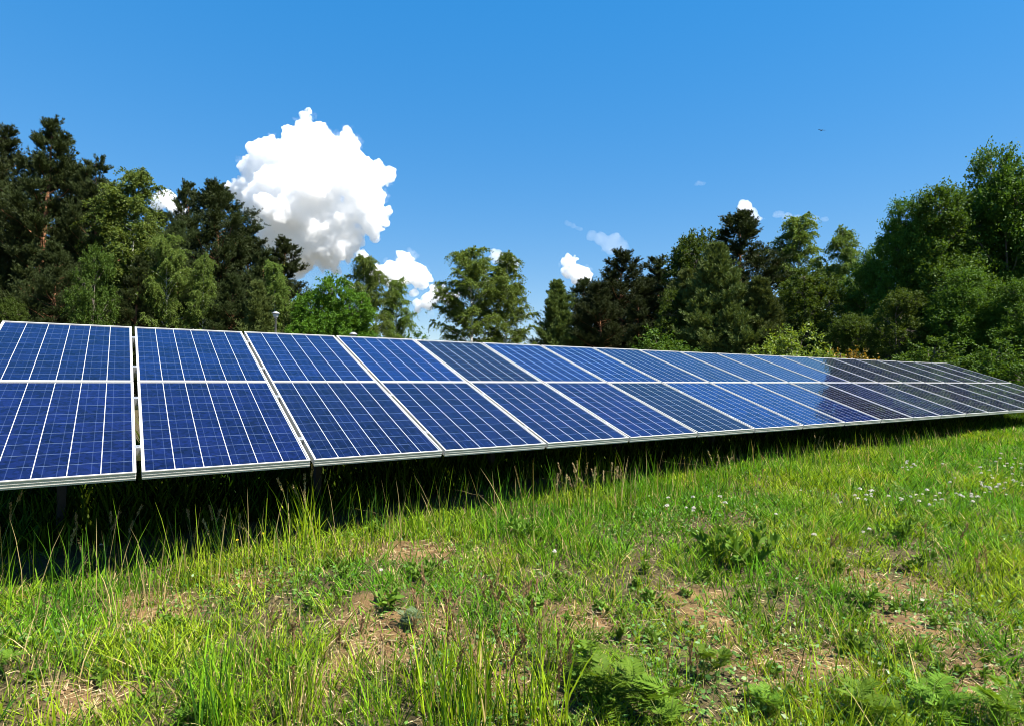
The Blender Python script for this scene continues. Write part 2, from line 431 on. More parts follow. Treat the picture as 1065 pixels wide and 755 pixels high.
def pine(H=18., base=.22, rad=.19, dens=1., young=False):
    """scots pine: whorled limbs carrying flat pads of needle shoots"""
    g = Geo(); TP = trunk_path(H, rng.normal(0, .012), 11, .006)
    g.tube(TP, np.interp(TP[:, 2], [-.3, H * .6, H], [H * .0145, H * .0085, .02]), 8)
    A, D, Ls = [], [], []
    z = base * H
    while z < H * .99:
        q = (z / H - base) / (1 - base)
        if young: prof = (1 - q) ** .8 * 1.0 + .03
        else: prof = (math.sin(min(1, (q * .76 + .24)) * math.pi) ** .75) * (1 - .35 * q) + .10
        nb = random.randint(4, 6) if young else random.randint(3, 5)
        a0 = random.uniform(0, 6.28)
        for j in range(nb):
            az = a0 + j * 6.283 / nb + random.gauss(0, .3)
            Lb = H * rad * prof * random.uniform(.4, 1.35)
            if not young and random.random() < .16: continue
            el = (.25 + .55 * q) if not young else (.35 + .5 * q)
            el += random.gauss(0, .12)
            o = on_trunk(TP, z + random.uniform(-.15, .15)); dirv = np.array([math.cos(az) * math.cos(el), math.sin(az) * math.cos(el), math.sin(el)])
            e = o + dirv * Lb
            P = limb(g, o, e, max(.012, Lb * .018), .006, -.05, 4, 5, .02)
            ns = int((7 + 13 * Lb) * dens)
            tt = rng.uniform(.18, 1, ns) ** .6
            B = o + (e - o) * tt[:, None]; B[:, 2] += -.05 * Lb * np.sin(tt * np.pi)
            side = rng.normal(size=(ns, 3)) * np.array([1, 1, .35]) + dirv * .9 + np.array([0, 0, .35])
            side /= np.linalg.norm(side, axis=1)[:, None]
            A.append(B); D.append(side); Ls.append(Lb * rng.uniform(.12, .36, ns) * (1.15 - .5 * tt) + rng.uniform(.15, .45, ns))
        z += (H * .021 if young else H * .025) * random.uniform(.7, 1.4)
    A = np.vstack(A); D = np.vstack(D); Ls = np.concatenate(Ls)
    P, T_ = sprays(A, D, Ls, 10, -.22, .06, .1)
    k = 7; idx = np.repeat(np.arange(len(P)), k)
    Tn = T_ / np.linalg.norm(T_, axis=1)[:, None]; Tn[:, 2] += .35
    dd = Tn[idx] * .95 + sph(len(idx)) * .75
    Vn, Qn = leaf_quads(P[idx] + rng.normal(size=(len(idx), 3)) * .02, dd, rng.uniform(.12, .24, len(idx)), rng.uniform(.022, .04, len(idx)))
    return g.mesh('trunk', True), mesh_np('crown', Vn, Qn)

def birch(H=14., rad=.2, base=.18, dens=1., leaf=.10):
    g = Geo(); TP = trunk_path(H, rng.normal(0, .015), 11, .01)
    TP = trim(TP, H * .93); g.tube(TP, np.interp(TP[:, 2], [-.3, H * .5, H], [H * .011, H * .006, .010]), 8)
    A, D, Ls = [], [], []
    for z in np.linspace(base * H, H * .97, int(84 * dens)):
        q = (z / H - base) / (1 - base)
        prof = (math.sin(min(1, q * .72 + .26) * math.pi) ** .8) * .95 + .07
        az = random.uniform(0, 6.28); el = random.uniform(.45, 1.0); Lb = H * rad * prof * random.uniform(.6, 1.25) / math.cos(el * .75)
        o = on_trunk(TP, z); dirv = np.array([math.cos(az) * math.cos(el), math.sin(az) * math.cos(el), math.sin(el)])
        e = o + dirv * Lb; e[2] -= .22 * Lb
        limb(g, o, e, max(.01, Lb * .012), .005, .1, 4, 5, .02)
        ns = int(10 + 9 * Lb); tt = rng.uniform(.2, 1, ns)
        B = o + (e - o) * tt[:, None]; B[:, 2] += .1 * Lb * np.sin(tt * np.pi)
        d2 = rng.normal(size=(ns, 3)) * np.array([1, 1, .5]) + dirv * .5
        A.append(B); D.append(d2); Ls.append(rng.uniform(.35, 1.0, ns) * (H / 14) ** .5)
    A = np.vstack(A); D = np.vstack(D); Ls = np.concatenate(Ls)
    P, T_ = sprays(A, D, Ls, 44, .8, .07, .05)
    dd = sph(len(P)) + np.array([0, 0, -.7])
    N = sph(len(P)) + np.array([0, 0, .5])
    V_, Q_ = leaf_quads(P, dd, rng.uniform(.8, 1.3, len(P)) * leaf, rng.uniform(.6, .9, len(P)) * leaf, N)
    return g.mesh('trunk', True), mesh_np('crown', V_, Q_)

def broadleaf(H=11., lobes=None, nspray=1500, per=34, leaf=.12, up=.35, spl=.55, clear=.12, thin=.46):
    """limbed tree whose sprays fill an uneven union of lobes"""
    if lobes is None:
        lobes = []
        for z, r, n in ((.18, .24, 5), (.34, .27, 6), (.52, .27, 6), (.70, .22, 5), (.84, .15, 4), (.95, .08, 2)):
            a0 = random.uniform(0, 6.28)
            for j in range(n):
                a = a0 + j * 6.283 / n + random.gauss(0, .35); rr = r * random.uniform(.55, .95)
                lobes.append((math.cos(a) * rr * .85, math.sin(a) * rr * .85, z + random.gauss(0, .05), random.uniform(.075, .14) * (1.15 - .4 * z)))
    g = Geo(); TP = trunk_path(H * .82, rng.normal(0, .02), 9, .012)
    g.tube(TP, np.interp(TP[:, 2], [-.3, H * .4, H * .82], [H * .02, H * .011, .02]), 8)
    A, D = [], []
    vol = np.array([l[3] ** 2.2 for l in lobes]); vol /= vol.sum()
    for (lx, ly, lz, lr), w in zip(lobes, vol):
        c = np.array([lx, ly, lz]) * H; r = lr * H
        hz = max(H * clear, c[2] - np.hypot(c[0], c[1]) * .9 - r * .3)
        o = on_trunk(TP, min(hz, H * .8)); limb(g, o, c, H * .006, .02, .06, 5, 6, .03)
        ns = max(6, int(nspray * w)); u_ = sph(ns); rr = r * rng.uniform(.25, 1.0, ns) ** .45
        B = c + u_ * rr[:, None] * np.array([1, 1, .85])
        nz = vnoise(B[:, 0] + B[:, 2] * .7, B[:, 1] - B[:, 2] * .6, .085 * H)   # clumps and gaps
        keep = nz > thin * rng.uniform(.75, 1.05, ns); B = B[keep]; u_ = u_[keep]
        for q in range(0, len(B), 7): limb(g, c + (B[q] - c) * .1, B[q], .018, .006, .05, 3, 4, .04)
        A.append(B); D.append(u_ * .9 + rng.normal(size=B.shape) * .45 + np.array([0, 0, up]))
    A = np.vstack(A); D = np.vstack(D)
    P, T_ = sprays(A, D, rng.uniform(.5, 1.4, len(A)) * spl, per, .25, .13, .0)
    dd = T_ / np.linalg.norm(T_, axis=1)[:, None] * .5 + sph(len(P)); N = sph(len(P)) * .8 + np.array([0, 0, .9])
    V_, Q_ = leaf_quads(P, dd, rng.uniform(.7, 1.25, len(P)) * leaf, rng.uniform(.5, .8, len(P)) * leaf, N)
    return g.mesh('trunk', True), mesh_np('crown', V_, Q_)

def shrub_lobes(n=9, flat=.55):
    out = []
    for j in range(n):
        a = random.uniform(0, 6.28); r = random.uniform(.05, .45)
        out.append((math.cos(a) * r, math.sin(a) * r, random.uniform(.3, .3 + flat * (1 - r)), random.uniform(.16, .26)))
    return out

pine_bark = bark_mat('pine_bark', (.10, .075, .055), (.34, .15, .065), 3.5, 4.)
birch_bark = bark_mat('birch_bark', (.55, .53, .48), (.68, .66, .62), 1., 3., (.04, .035, .03), 1.)
grey_bark = bark_mat('grey_bark', (.12, .10, .08), (.20, .17, .13), 2., 4.)
M_pine = leaf_mat('pine_needles', (0.0213, 0.0355, 0.0089), (0.0426, 0.0592, 0.0148), .12, .6, .15)
M_young = leaf_mat('young_pine_needles', (0.0540, 0.0907, 0.0224), (0.1189, 0.1531, 0.0388), .15, .6, .15)
M_birch = leaf_mat('birch_leaves', (0.0644, 0.1183, 0.0189), (0.1341, 0.1860, 0.0360), .38, .6, .15)
M_maple = leaf_mat('maple_leaves', (0.0475, 0.1519, 0.0132), (0.0923, 0.2309, 0.0211), .4, .6, .15)
M_alder = leaf_mat('alder_leaves', (0.0336, 0.0834, 0.0085), (0.0752, 0.1483, 0.0169), .35, .6, .15)
M_light = leaf_mat('light_leaves', (0.0312, 0.0629, 0.0075), (0.0651, 0.1040, 0.0142), .4, .6, .15)
M_lime = leaf_mat('lime_leaves', (0.0975, 0.1650, 0.0165), (0.1575, 0.2250, 0.0300), .42)
M_gold = leaf_mat('yellow_flower_leaves', (0.0675, 0.0750, 0.0150), (0.3750, 0.2250, 0.0112), .2)

PROTO = {}
def reg(name, pair, H, cm, bm, wid):
    pair[0].materials.append(bm); pair[1].materials.append(cm); PROTO.setdefault(name, []).append((pair, H, wid))
for q in range(4): reg('pine', pine(18, [.06, .12, .05, .16][q], [.19, .22, .165, .22][q], 1.0), 18.8, M_pine, pine_bark, 0)
for q in range(2): reg('young', pine(9, .03, [.24, .28][q], .9, True), 9, M_young, pine_bark, 0)
for q in range(3): reg('birch', birch(14, [.19, .23, .175][q], [.08, .14, .1][q]), 14.3, M_birch, birch_bark, 0)
reg('maple', broadleaf(9, [(0, 0, .52, .26), (.2, .05, .45, .2), (-.2, .0, .42, .2), (.05, .2, .4, .2), (0, -.22, .42, .21), (.1, -.1, .68, .2), (-.12, .05, .70, .19), (0, .02, .85, .14), (.22, -.1, .28, .16), (-.24, -.05, .26, .16), (.0, -.15, .25, .18)],
                       5200, 40, .125, .1, .5, .1, .36), 9.5, M_maple, grey_bark, 0)
for q in range(3): reg('alder', broadleaf(12, None, 6200, 30, .165, .6, .95, .04, [.53, .55, .51][q]), 13.3, M_alder, grey_bark, 0)
for q in range(2): reg('light', broadleaf(9, None, 3000, 34, .12, .45, .6, .04, .44), 9.7, M_light, grey_bark, 0)
reg('lime', broadleaf(3, shrub_lobes(10), 420, 34, .10, .4, .45, .05, .4), 3, M_lime, grey_bark, 0)
reg('shrub', broadleaf(3, shrub_lobes(12), 520, 34, .10, .4, .45, .05, .4), 3, M_alder, grey_bark, 0)
reg('gold', broadleaf(2, shrub_lobes(8), 260, 34, .07, .4, .3, .05, .4), 2, M_gold, grey_bark, 0)

NAME = dict(pine='pine_tree', young='young_pine', birch='birch_tree', maple='maple_tree', alder='leafy_tree', light='leafy_tree', lime='shrub', shrub='shrub', gold='flowering_bush')
def tree(kind, var, px, py, depth, wide, label, group=None):
    pair, H0, _ = PROTO[kind][var % len(PROTO[kind])]
    x, y = at(px, depth); gz = float(ground_z(x, y)); H = top_z(py, depth) - gz
    s = H / H0; o = empty(NAME[kind], (x, y, gz), random.uniform(0, 6.28)); o.scale = (s * wide, s * wide, s)
    cat = 'shrub' if kind in ('lime', 'shrub', 'gold') else 'tree'
    tag(o, label, cat, group)
    link('trunk' if cat == 'tree' else 'stems', pair[0], parent=o); link('crown', pair[1], parent=o)
    return o

GP, GR, GM = 'trees of the wood on the left', 'trees of the wood on the right', 'trees in the gap between the woods'
TREES = [
 ('pine', 0, -48, 142, 40, 1.0, 'dark pine cut by the left picture edge, behind the first solar panel', GP),
 ('pine', 1, 0, 124, 42, 1.0, 'dark tall pine left of the tallest feathery pine', GP),
 ('pine', 2, 38, 111, 40, 1.0, 'tallest dark pine of the left wood with feathery pointed top', GP),
 ('pine', 3, 70, 162, 44, .9, 'dark pine just right of the tallest feathery pine', GP),
 ('pine', 0, 99, 157, 41, .85, 'spire topped dark pine standing left of the pale trunked birch', GP),
 ('birch', 0, 136, 170, 40, 1.1, 'tall olive green birch rising among the left pines', GP),
 ('pine', 1, 160, 214, 46, .9, 'dark pine filling the dip beside the tall olive birch', GP),
 ('pine', 2, 193, 183, 47, .75, 'thin spiky pine just left of the broad crowned pine', GP),
 ('pine', 3, 224, 185, 42, 1.2, 'broad crowned dark pine in front of the big white cloud', GP),
 ('pine', 0, 259, 226, 44, 1.15, 'dark pine on the right shoulder of the broad crowned pine', GP),
 ('pine', 2, 291, 243, 43, 1.25, 'last dark pine at the right end of the left wood', GP),
 ('pine', 1, 276, 258, 41, 1.0, 'lower dark pine between shoulder pine and the last dark pine', GP),
 ('birch', 2, 286, 268, 37, .8, 'slim birch with white trunk behind the taller lamp post', GP),
 ('light', 0, 96, 254, 33, .55, 'pale green young leafy tree in front of the left pines', GP),
 ('pine', 2, 120, 196, 43, .85, 'dark pine close behind the tall olive birch', GP),
 ('pine', 3, 182, 226, 38, .8, 'dark slim pine before the dip in the left wood', GP),
 ('birch', 1, 172, 240, 36, .75, 'bushy olive birch below the dip in the left wood', GP),
 ('birch', 2, 210, 262, 36, .75, 'lower slim birch under the broad crowned pine', GP),
 ('light', 1, 8, 300, 32, .6, 'low leafy tree behind the top left panel corner', GP),
 ('pine', 3, 55, 250, 35, 1.0, 'low dark pine below the tallest feathery pine', GP),
 ('pine', 2, 138, 262, 35, .95, 'low dark pine right of the pale green young tree', GP),
 ('pine', 1, 240, 282, 36, 1.0, 'low dark pine below the right shoulder of the left wood', GP),
 ('young', 0, 268, 296, 35, .9, 'bushy young pine just left of the taller lamp post', GP),
 ('young', 1, 308, 318, 37, .9, 'small dark young pine between lamp post and bright maple', GP),
 ('maple', 0, 346, 277, 35, .92, 'bright green round maple beside the left wood', GM),
 ('birch', 1, 379, 263, 41, .85, 'taller drooping birch right behind the bright maple', GM),
 ('birch', 2, 410, 286, 43, .95, 'shorter drooping birch at the edge of the open sky', GM),
 ('shrub', 0, 432, 343, 48, .8, 'small dark shrub at the foot of the shorter drooping birch', GM),
 ('birch', 1, 490, 255, 39, 1.2, 'broad drooping birch standing alone against the sky', GM),
 ('birch', 0, 527, 259, 41, 1.1, 'slimmer birch leaning on the lone broad birch', GM),
 ('young', 0, 581, 295, 42, 1.05, 'dark cone shaped young pine at left end of right wood', GR),
 ('pine', 3, 607, 288, 45, 1.2, 'short dark pine between the cone shaped pine and the broad pine', GR),
 ('pine', 1, 646, 255, 43, 1.3, 'broad dark pine below the small wispy cloud', GR),
 ('pine', 0, 686, 263, 46, 1.3, 'dark pine right of the broad pine in the right wood', GR),
 ('pine', 2, 664, 305, 38, 1.2, 'low dark pine in front of the broad pine of the right wood', GR),
 ('light', 1, 727, 224, 41, 0.75, 'slim loose leafy tree top left of the bushy topped pine', GR),
 ('pine', 3, 772, 217, 43, 1.35, 'bushy topped dark pine, highest in the middle of right wood', GR),
 ('young', 1, 748, 258, 34, 1.05, 'green young pine with upright candle shoots, the tallest such', GR),
 ('young', 0, 792, 292, 33, 1.1, 'green young pine with upright shoots, lower and further right', GR),
 ('young', 1, 718, 285, 36, 1.1, 'soft young pine left of the tallest candle shoot pine', GR),
 ('pine', 1, 626, 292, 41, 1.2, 'dark pine filling the gap left of the broad pine', GR),
 ('light', 0, 704, 300, 35, .9, 'sunlit leafy tree left of the tall candle shoot pine', GR),
 ('birch', 2, 829, 217, 43, 1.05, 'feathery birch top right of the bushy topped pine', GR),
 ('light', 1, 843, 268, 33, 1.1, 'light green leafy tree right of the candle shoot pines', GR),
 ('birch', 0, 880, 232, 41, .8, 'narrow birch top in the notch before the tall leafy trees', GR),
 ('alder', 0, 906, 254, 31, .7, 'dark leafy tree at left end of the tall leafy bank', GR),
 ('alder', 1, 940, 210, 29, .65, 'tall leafy tree left of the highest leafy trees', GR),
 ('alder', 2, 980, 202, 28, .8, 'tall leafy tree in the middle of the right bank', GR),
 ('alder', 0, 1012, 188, 30, .75, 'tall leafy tree just left of the highest one', GR),
 ('alder', 1, 1048, 154, 28, .7, 'highest leafy tree at the right picture edge', GR),
 ('alder', 2, 1100, 158, 28, .7, 'tall leafy tree cut by the right picture edge', GR),
 ('alder', 0, 1165, 130, 27, .95, 'leafy tree beyond the right end of the array', GR),
 ('alder', 1, 1240, 120, 26, .95, 'leafy tree well beyond the right end of the array', GR),
 ('alder', 2, 1340, 90, 26, 1.0, 'leafy tree past the leafy bank far beyond the array', GR),
 ('light', 0, 934, 300, 25, 1.0, 'lower leafy tree behind the dark reflecting panels', GR),
 ('alder', 2, 1000, 285, 24, 1.0, 'lower dark leafy tree behind the end of the upper row', GR),
 ('alder', 0, 1062, 290, 22.5, 1.0, 'lower dark leafy tree at the right edge beside the array end', GR),
 ('light', 1, 885, 318, 27, 1.0, 'low leafy tree behind the yellow flowering bush', GR),
 ('lime', 0, 822, 338, 24, .95, 'bright yellow green shrub behind the upper row', GR),
 ('gold', 0, 875, 354, 23, .9, 'bush with orange yellow flowers behind the upper row', GR),
 ('shrub', 0, 690, 340, 30, 1.0, 'low shrub below the right wood, left of the candle shoot pines', GR),
 ('shrub', 0, 1030, 352, 19.5, 1.0, 'dark shrub close behind the far end of the array', GR),
 ('shrub', 0, 965, 350, 21, 1.1, 'dark shrub behind the dark reflecting upper panels', GR),
]
for a in TREES: tree(*a)

# far wood: one mass behind the two woods
def far_wood():
    P = []
    for px0, px1, ytop, n in ((-160, 312, 262, 120), (590, 1300, 292, 170)):
        for _ in range(n):
            px = random.uniform(px0, px1); d = random.uniform(56, 74); x, y = at(px, d)
            h = top_z(ytop + random.gauss(0, 9), 56) * random.uniform(.75, 1.0); r = random.uniform(1.6, 2.8); m = 420
            q = rng.uniform(0, 1, m); a = rng.uniform(0, 6.283, m); rr = r * (1 - q) ** .6 * rng.uniform(.4, 1, m)
            P.append(np.stack([x + np.cos(a) * rr, y + np.sin(a) * rr, .5 + q * h], 1))
    P = np.vstack(P); V_, Q_ = leaf_quads(P, sph(len(P)), rng.uniform(.35, .75, len(P)), rng.uniform(.25, .5, len(P)))
    return mesh_np('far_wood', V_, Q_)
tag(link('far_wood', far_wood(), M_pine), 'dark wood standing far behind the front trees', 'wood', kind='stuff')

# ------------------------------------------------------------------ grass
grass_m = attr_leaf_mat('grass_blades', .36, .65, .10)
def blades(X, Y, H, Wd, col, lean=.35, Z=None, curl=.4):
    n = len(X); Z = ground_z(X, Y) - .015 if Z is None else Z
    az = rng.uniform(0, 6.283, n); d = np.stack([np.cos(az), np.sin(az), np.zeros(n)], 1)
    fa = az + rng.normal(0, .9, n) + 1.57; s = np.stack([np.cos(fa), np.sin(fa), np.zeros(n)], 1)
    lean = np.abs(rng.normal(0, 1, n)) * lean; cu = rng.uniform(.2, 1, n) * curl
    B = np.stack([X, Y, Z], 1); H = np.asarray(H); Wd = np.asarray(Wd)
    def pt(q): return B + d * (H * (lean * q + cu * q * q))[:, None] + np.array([0, 0, 1.]) * (H * (q - .25 * cu * q * q) )[:, None]
    m, m2, tp = pt(.4), pt(.75), pt(1.)
    w = (s * Wd[:, None]) / 2
    V_ = np.stack([B - w * .8, B + w * .8, m - w, m + w, m2 - w * .7, m2 + w * .7, tp], 1).reshape(-1, 3)
    k = np.arange(n)[:, None] * 7
    Q_ = np.concatenate([k + [0, 1, 3, 2], k + [2, 3, 5, 4]]); T_ = k + [4, 5, 6]
    c = np.repeat(col, 7, 0).reshape(n, 7, 3).copy(); c[:, :2] *= np.array([1.05, .9, .8])   # paler bleached sheath
    return V_, Q_, T_, c.reshape(-1, 3)
def pal(n, x, y, dry=None):
    lush = np.array([.098, .250, .010]); yel = np.array([.24, .335, .014]); deep = np.array([.030, .090, .010]); straw = np.array([.44, .34, .15])
    q = np.clip((fnoise(x, y, .8) - .5) * 2.6 + (vnoise(x, y, .25) - .5) * .7 + .42 + rng.normal(0, .2, n), 0, 1)[:, None]
    c = lush * (1 - q) + yel * q
    dq = (rng.random(n) < .24)[:, None]; c = np.where(dq, deep, c)
    p = .09 if dry is None else dry
    c = np.where((rng.random(n) < p)[:, None], straw * rng.uniform(.6, 1.1, (n, 1)), c)
    return c * rng.uniform(.6, 1.25, (n, 1))
def field(n, d0, d1, pw_, amax=52):
    """points over the view sector, thinning with distance"""
    u_ = rng.random(n); d = (d0 ** pw_ + u_ * (d1 ** pw_ - d0 ** pw_)) ** (1 / pw_)
    tmax = math.tan(R(amax)); s = rng.uniform(-tmax, tmax, n)
    x = CAM.x + FW[0] * d + RT[0] * s * d; y = CAM.y + FW[1] * d + RT[1] * s * d
    return x, y, d
GV, GQ, GT, GC, gn = [], [], [], [], 0
def push(V_, Q_, T_, c):
    global gn
    GV.append(V_); GQ.append(Q_ + gn); GT.append(T_ + gn); GC.append(c); gn += len(V_)
# short turf
x, y, d = field(950000, 1.6, 26, 1.15)
keep = (y < .25 + .0 * x) | (x > L + .3)
bm_ = bare(x, y); cl = fnoise(x + 50, y, .55)
keep &= rng.random(len(x)) < np.clip((1 - bm_ * .70) * (.30 + 1.1 * sstep(.28, .62, cl)) * (.25 + 1.3 * sstep(.3, .6, vnoise(x, y, .13))), 0, 1)
x, y, d, bm_, cl = x[keep], y[keep], d[keep], bm_[keep], cl[keep]
h = (.035 + .10 * cl ** 1.5 + .05 * sstep(4, 9, x)) * rng.uniform(.5, 1.6, len(x)) * (1 - .4 * bm_)
push(*blades(x, y, h, (.0028 + .0011 * d) * rng.uniform(.6, 1.2, len(x)), pal(len(x), x, y, .07 + .3 * bm_), .45, curl=.7))
# the meadow goes on to the sides and behind
n = 210000
rr = 9 * rng.uniform(.0, 1, n) ** .6; aa = rng.uniform(-np.pi, np.pi, n); x = CAM.x + rr * np.sin(aa + YAW); y = CAM.y + rr * np.cos(aa + YAW)
keep = ((np.abs(aa) > R(52)) | (rr < 1.6)) & (y < .25) & (rng.random(n) < .3 + .7 * vnoise(x, y, .2)); x, y = x[keep], y[keep]
push(*blades(x, y, rng.uniform(.04, .15, len(x)), rng.uniform(.004, .009, len(x)), pal(len(x), x, y, .1), .4, curl=.6))
# taller blades in drifts
x, y, d = field(150000, 1.6, 26, 1.1)
dr = fnoise(x - 20, y + 9, .8); keep = (y < .3) & (rng.random(len(x)) < sstep(.47, .72, dr) * (1 - .9 * bare(x, y)))
keep |= (x > L + .3) & (rng.random(len(x)) < .5)
x, y, d = x[keep], y[keep], d[keep]
h = rng.uniform(.10, .27, len(x)); push(*blades(x, y, h, (.003 + .0009 * d) * rng.uniform(.6, 1.2, len(x)), pal(len(x), x, y, .1), .22, curl=.45))
# short grass right up to the shade of the array
n = 34000
x = rng.uniform(-3, L + 2, n); y = rng.uniform(-1.1, .35, n); keep = rng.random(n) < 1 - .6 * bare(x, y); x, y = x[keep], y[keep]
d = np.clip((x - CAM.x) * FW[0] + (y - CAM.y) * FW[1], 2, 20)
push(*blades(x, y, rng.uniform(.04, .15, len(x)), (.003 + .0010 * d) * rng.uniform(.6, 1.2, len(x)), pal(len(x), x, y, .1), .4, curl=.6))
# long unmown fringe along the lower edge of the array
n = 30000
x = rng.uniform(-4, L + 4, n); y = -.28 + rng.normal(0, .22, n) + .12 * np.sin(x * .8)
keep = rng.random(n) < .06 + .42 * sstep(.35, .6, vnoise(x, y, .5)); x, y = x[keep], y[keep]; d = (x - CAM.x) * FW[0] + (y - CAM.y) * FW[1]
h = rng.uniform(.08, .31, len(x)) * (.8 + .5 * vnoise(x, y, .7)) * np.where(x > 9, .75, 1.0)
push(*blades(x, y, h, (.0026 + .0006 * np.clip(d, 2, 20)) * rng.uniform(.6, 1.2, len(x)), pal(len(x), x, y, .14), .11, curl=.25))
n = 1000
x = rng.uniform(-2, 13, n); y = -.30 + rng.normal(0, .2, n); h = rng.uniform(.3, .62, n) * np.where(x > 6, .75, 1.)
push(*blades(x, y, h, rng.uniform(.0035, .0055, n), pal(n, x, y, .25), .09, curl=.2))
# grass under and behind the array, the array's shade painted into its blade colour
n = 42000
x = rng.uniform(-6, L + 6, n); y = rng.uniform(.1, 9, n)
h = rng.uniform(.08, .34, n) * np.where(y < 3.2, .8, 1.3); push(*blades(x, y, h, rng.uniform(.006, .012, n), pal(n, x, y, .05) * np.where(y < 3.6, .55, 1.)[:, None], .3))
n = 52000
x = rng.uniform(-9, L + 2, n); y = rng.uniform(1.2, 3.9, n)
h = rng.uniform(.35, .95, n) * np.clip((y - .9) / 1.6, .3, 1) * (.6 + .6 * vnoise(x, y, .9)); push(*blades(x, y, h, rng.uniform(.012, .03, n), pal(n, x, y, .0) * .32, .22))  # tall weeds, colour darkened to deepen the shade below the panels
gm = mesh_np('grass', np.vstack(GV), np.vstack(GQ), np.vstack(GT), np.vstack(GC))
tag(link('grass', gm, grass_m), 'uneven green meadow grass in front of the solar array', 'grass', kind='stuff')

# broad leaved ground cover (clover, plantain, seedlings)
x, y, d = field(150000, 1.6, 16, 1.1)
cl = fnoise(x + 90, y - 30, .7); keep = (y < .1) & (rng.random(len(x)) < sstep(.36, .66, cl) * (1 - .45 * bare(x, y)))
x, y, d = x[keep], y[keep], d[keep]; n = len(x)
P = np.stack([x, y, ground_z(x, y) + rng.uniform(.01, .07, n)], 1); sz = rng.uniform(.012, .034, n) * (1 + .04 * d)
az = rng.uniform(0, 6.28, n); D = np.stack([np.cos(az), np.sin(az), rng.normal(.15, .35, n)], 1)
V_, Q_ = leaf_quads(P, D, sz, sz * .6, np.array([0, 0, 1.]) + rng.normal(size=(n, 3)) * .35)
col = np.repeat(np.array([.055, .135, .025]) * rng.uniform(.6, 1.7, (n, 1)) + np.array([.05, .04, 0]) * rng.random((n, 1)), 4, 0)
tag(link('ground_cover', mesh_np('ground_cover', V_, Q_, col=col), attr_leaf_mat('cover_leaves', .3)), 'small broad green leaves growing low in the turf', 'ground cover', kind='stuff')

# dry straw and crumbs of soil lying about
x, y, d = field(110000, 1.6, 14, 1.1); keep = (y < .1) & (rng.random(len(x)) < .35 + .65 * bare(x, y)); x, y, d = x[keep], y[keep], d[keep]; n = len(x)
P = np.stack([x, y, ground_z(x, y) + rng.uniform(.002, .03, n)], 1); az = rng.uniform(0, 6.28, n)
V_, Q_ = leaf_quads(P, np.stack([np.cos(az), np.sin(az), rng.normal(0, .15, n)], 1), rng.uniform(.02, .11, n), rng.uniform(.002, .0045, n) * (1 + .1 * d), np.array([0, 0, 1.]) + rng.normal(size=(n, 3)) * .3)
col = np.repeat(np.array([.46, .36, .19]) * rng.uniform(.35, 1.15, (n, 1)), 4, 0)
tag(link('straw_litter', mesh_np('straw_litter', V_, Q_, col=col), attr_leaf_mat('dry_straw', .1, .7)), 'dry pale straw lying on the bare soil', 'straw', kind='stuff')

# crumbs of soil on the bare patches
x, y, d = field(60000, 1.6, 12, 1.1); keep = (y < .1) & (rng.random(len(x)) < .85 * bare(x, y)); x, y = x[keep], y[keep]; n = len(x)
sz = rng.uniform(.003, .014, n) ** 1.0 * rng.uniform(.4, 1.2, n)
base = np.array([[1, 0, 0], [0, 1, 0], [-1, 0, 0], [0, -1, 0], [0, 0, .8], [0, 0, -.8]], float)
V_ = (base[None] * rng.uniform(.6, 1.3, (n, 6, 1)) + rng.normal(0, .15, (n, 6, 3))) * sz[:, None, None] + np.stack([x, y, ground_z(x, y) + .002], 1)[:, None]
k = np.arange(n)[:, None] * 6
T_ = np.concatenate([k + [a_, (a_ + 1) % 4, 4] for a_ in range(4)] + [k + [(a_ + 1) % 4, a_, 5] for a_ in range(4)])
tag(link('soil_crumbs', mesh_np('soil_crumbs', V_.reshape(-1, 3), None, T_), plain('crumbs', (.22, .135, .075), .95, scale=30., var=.45)), 'crumbs of brown soil and grit on the bare patches', 'soil', kind='stuff')

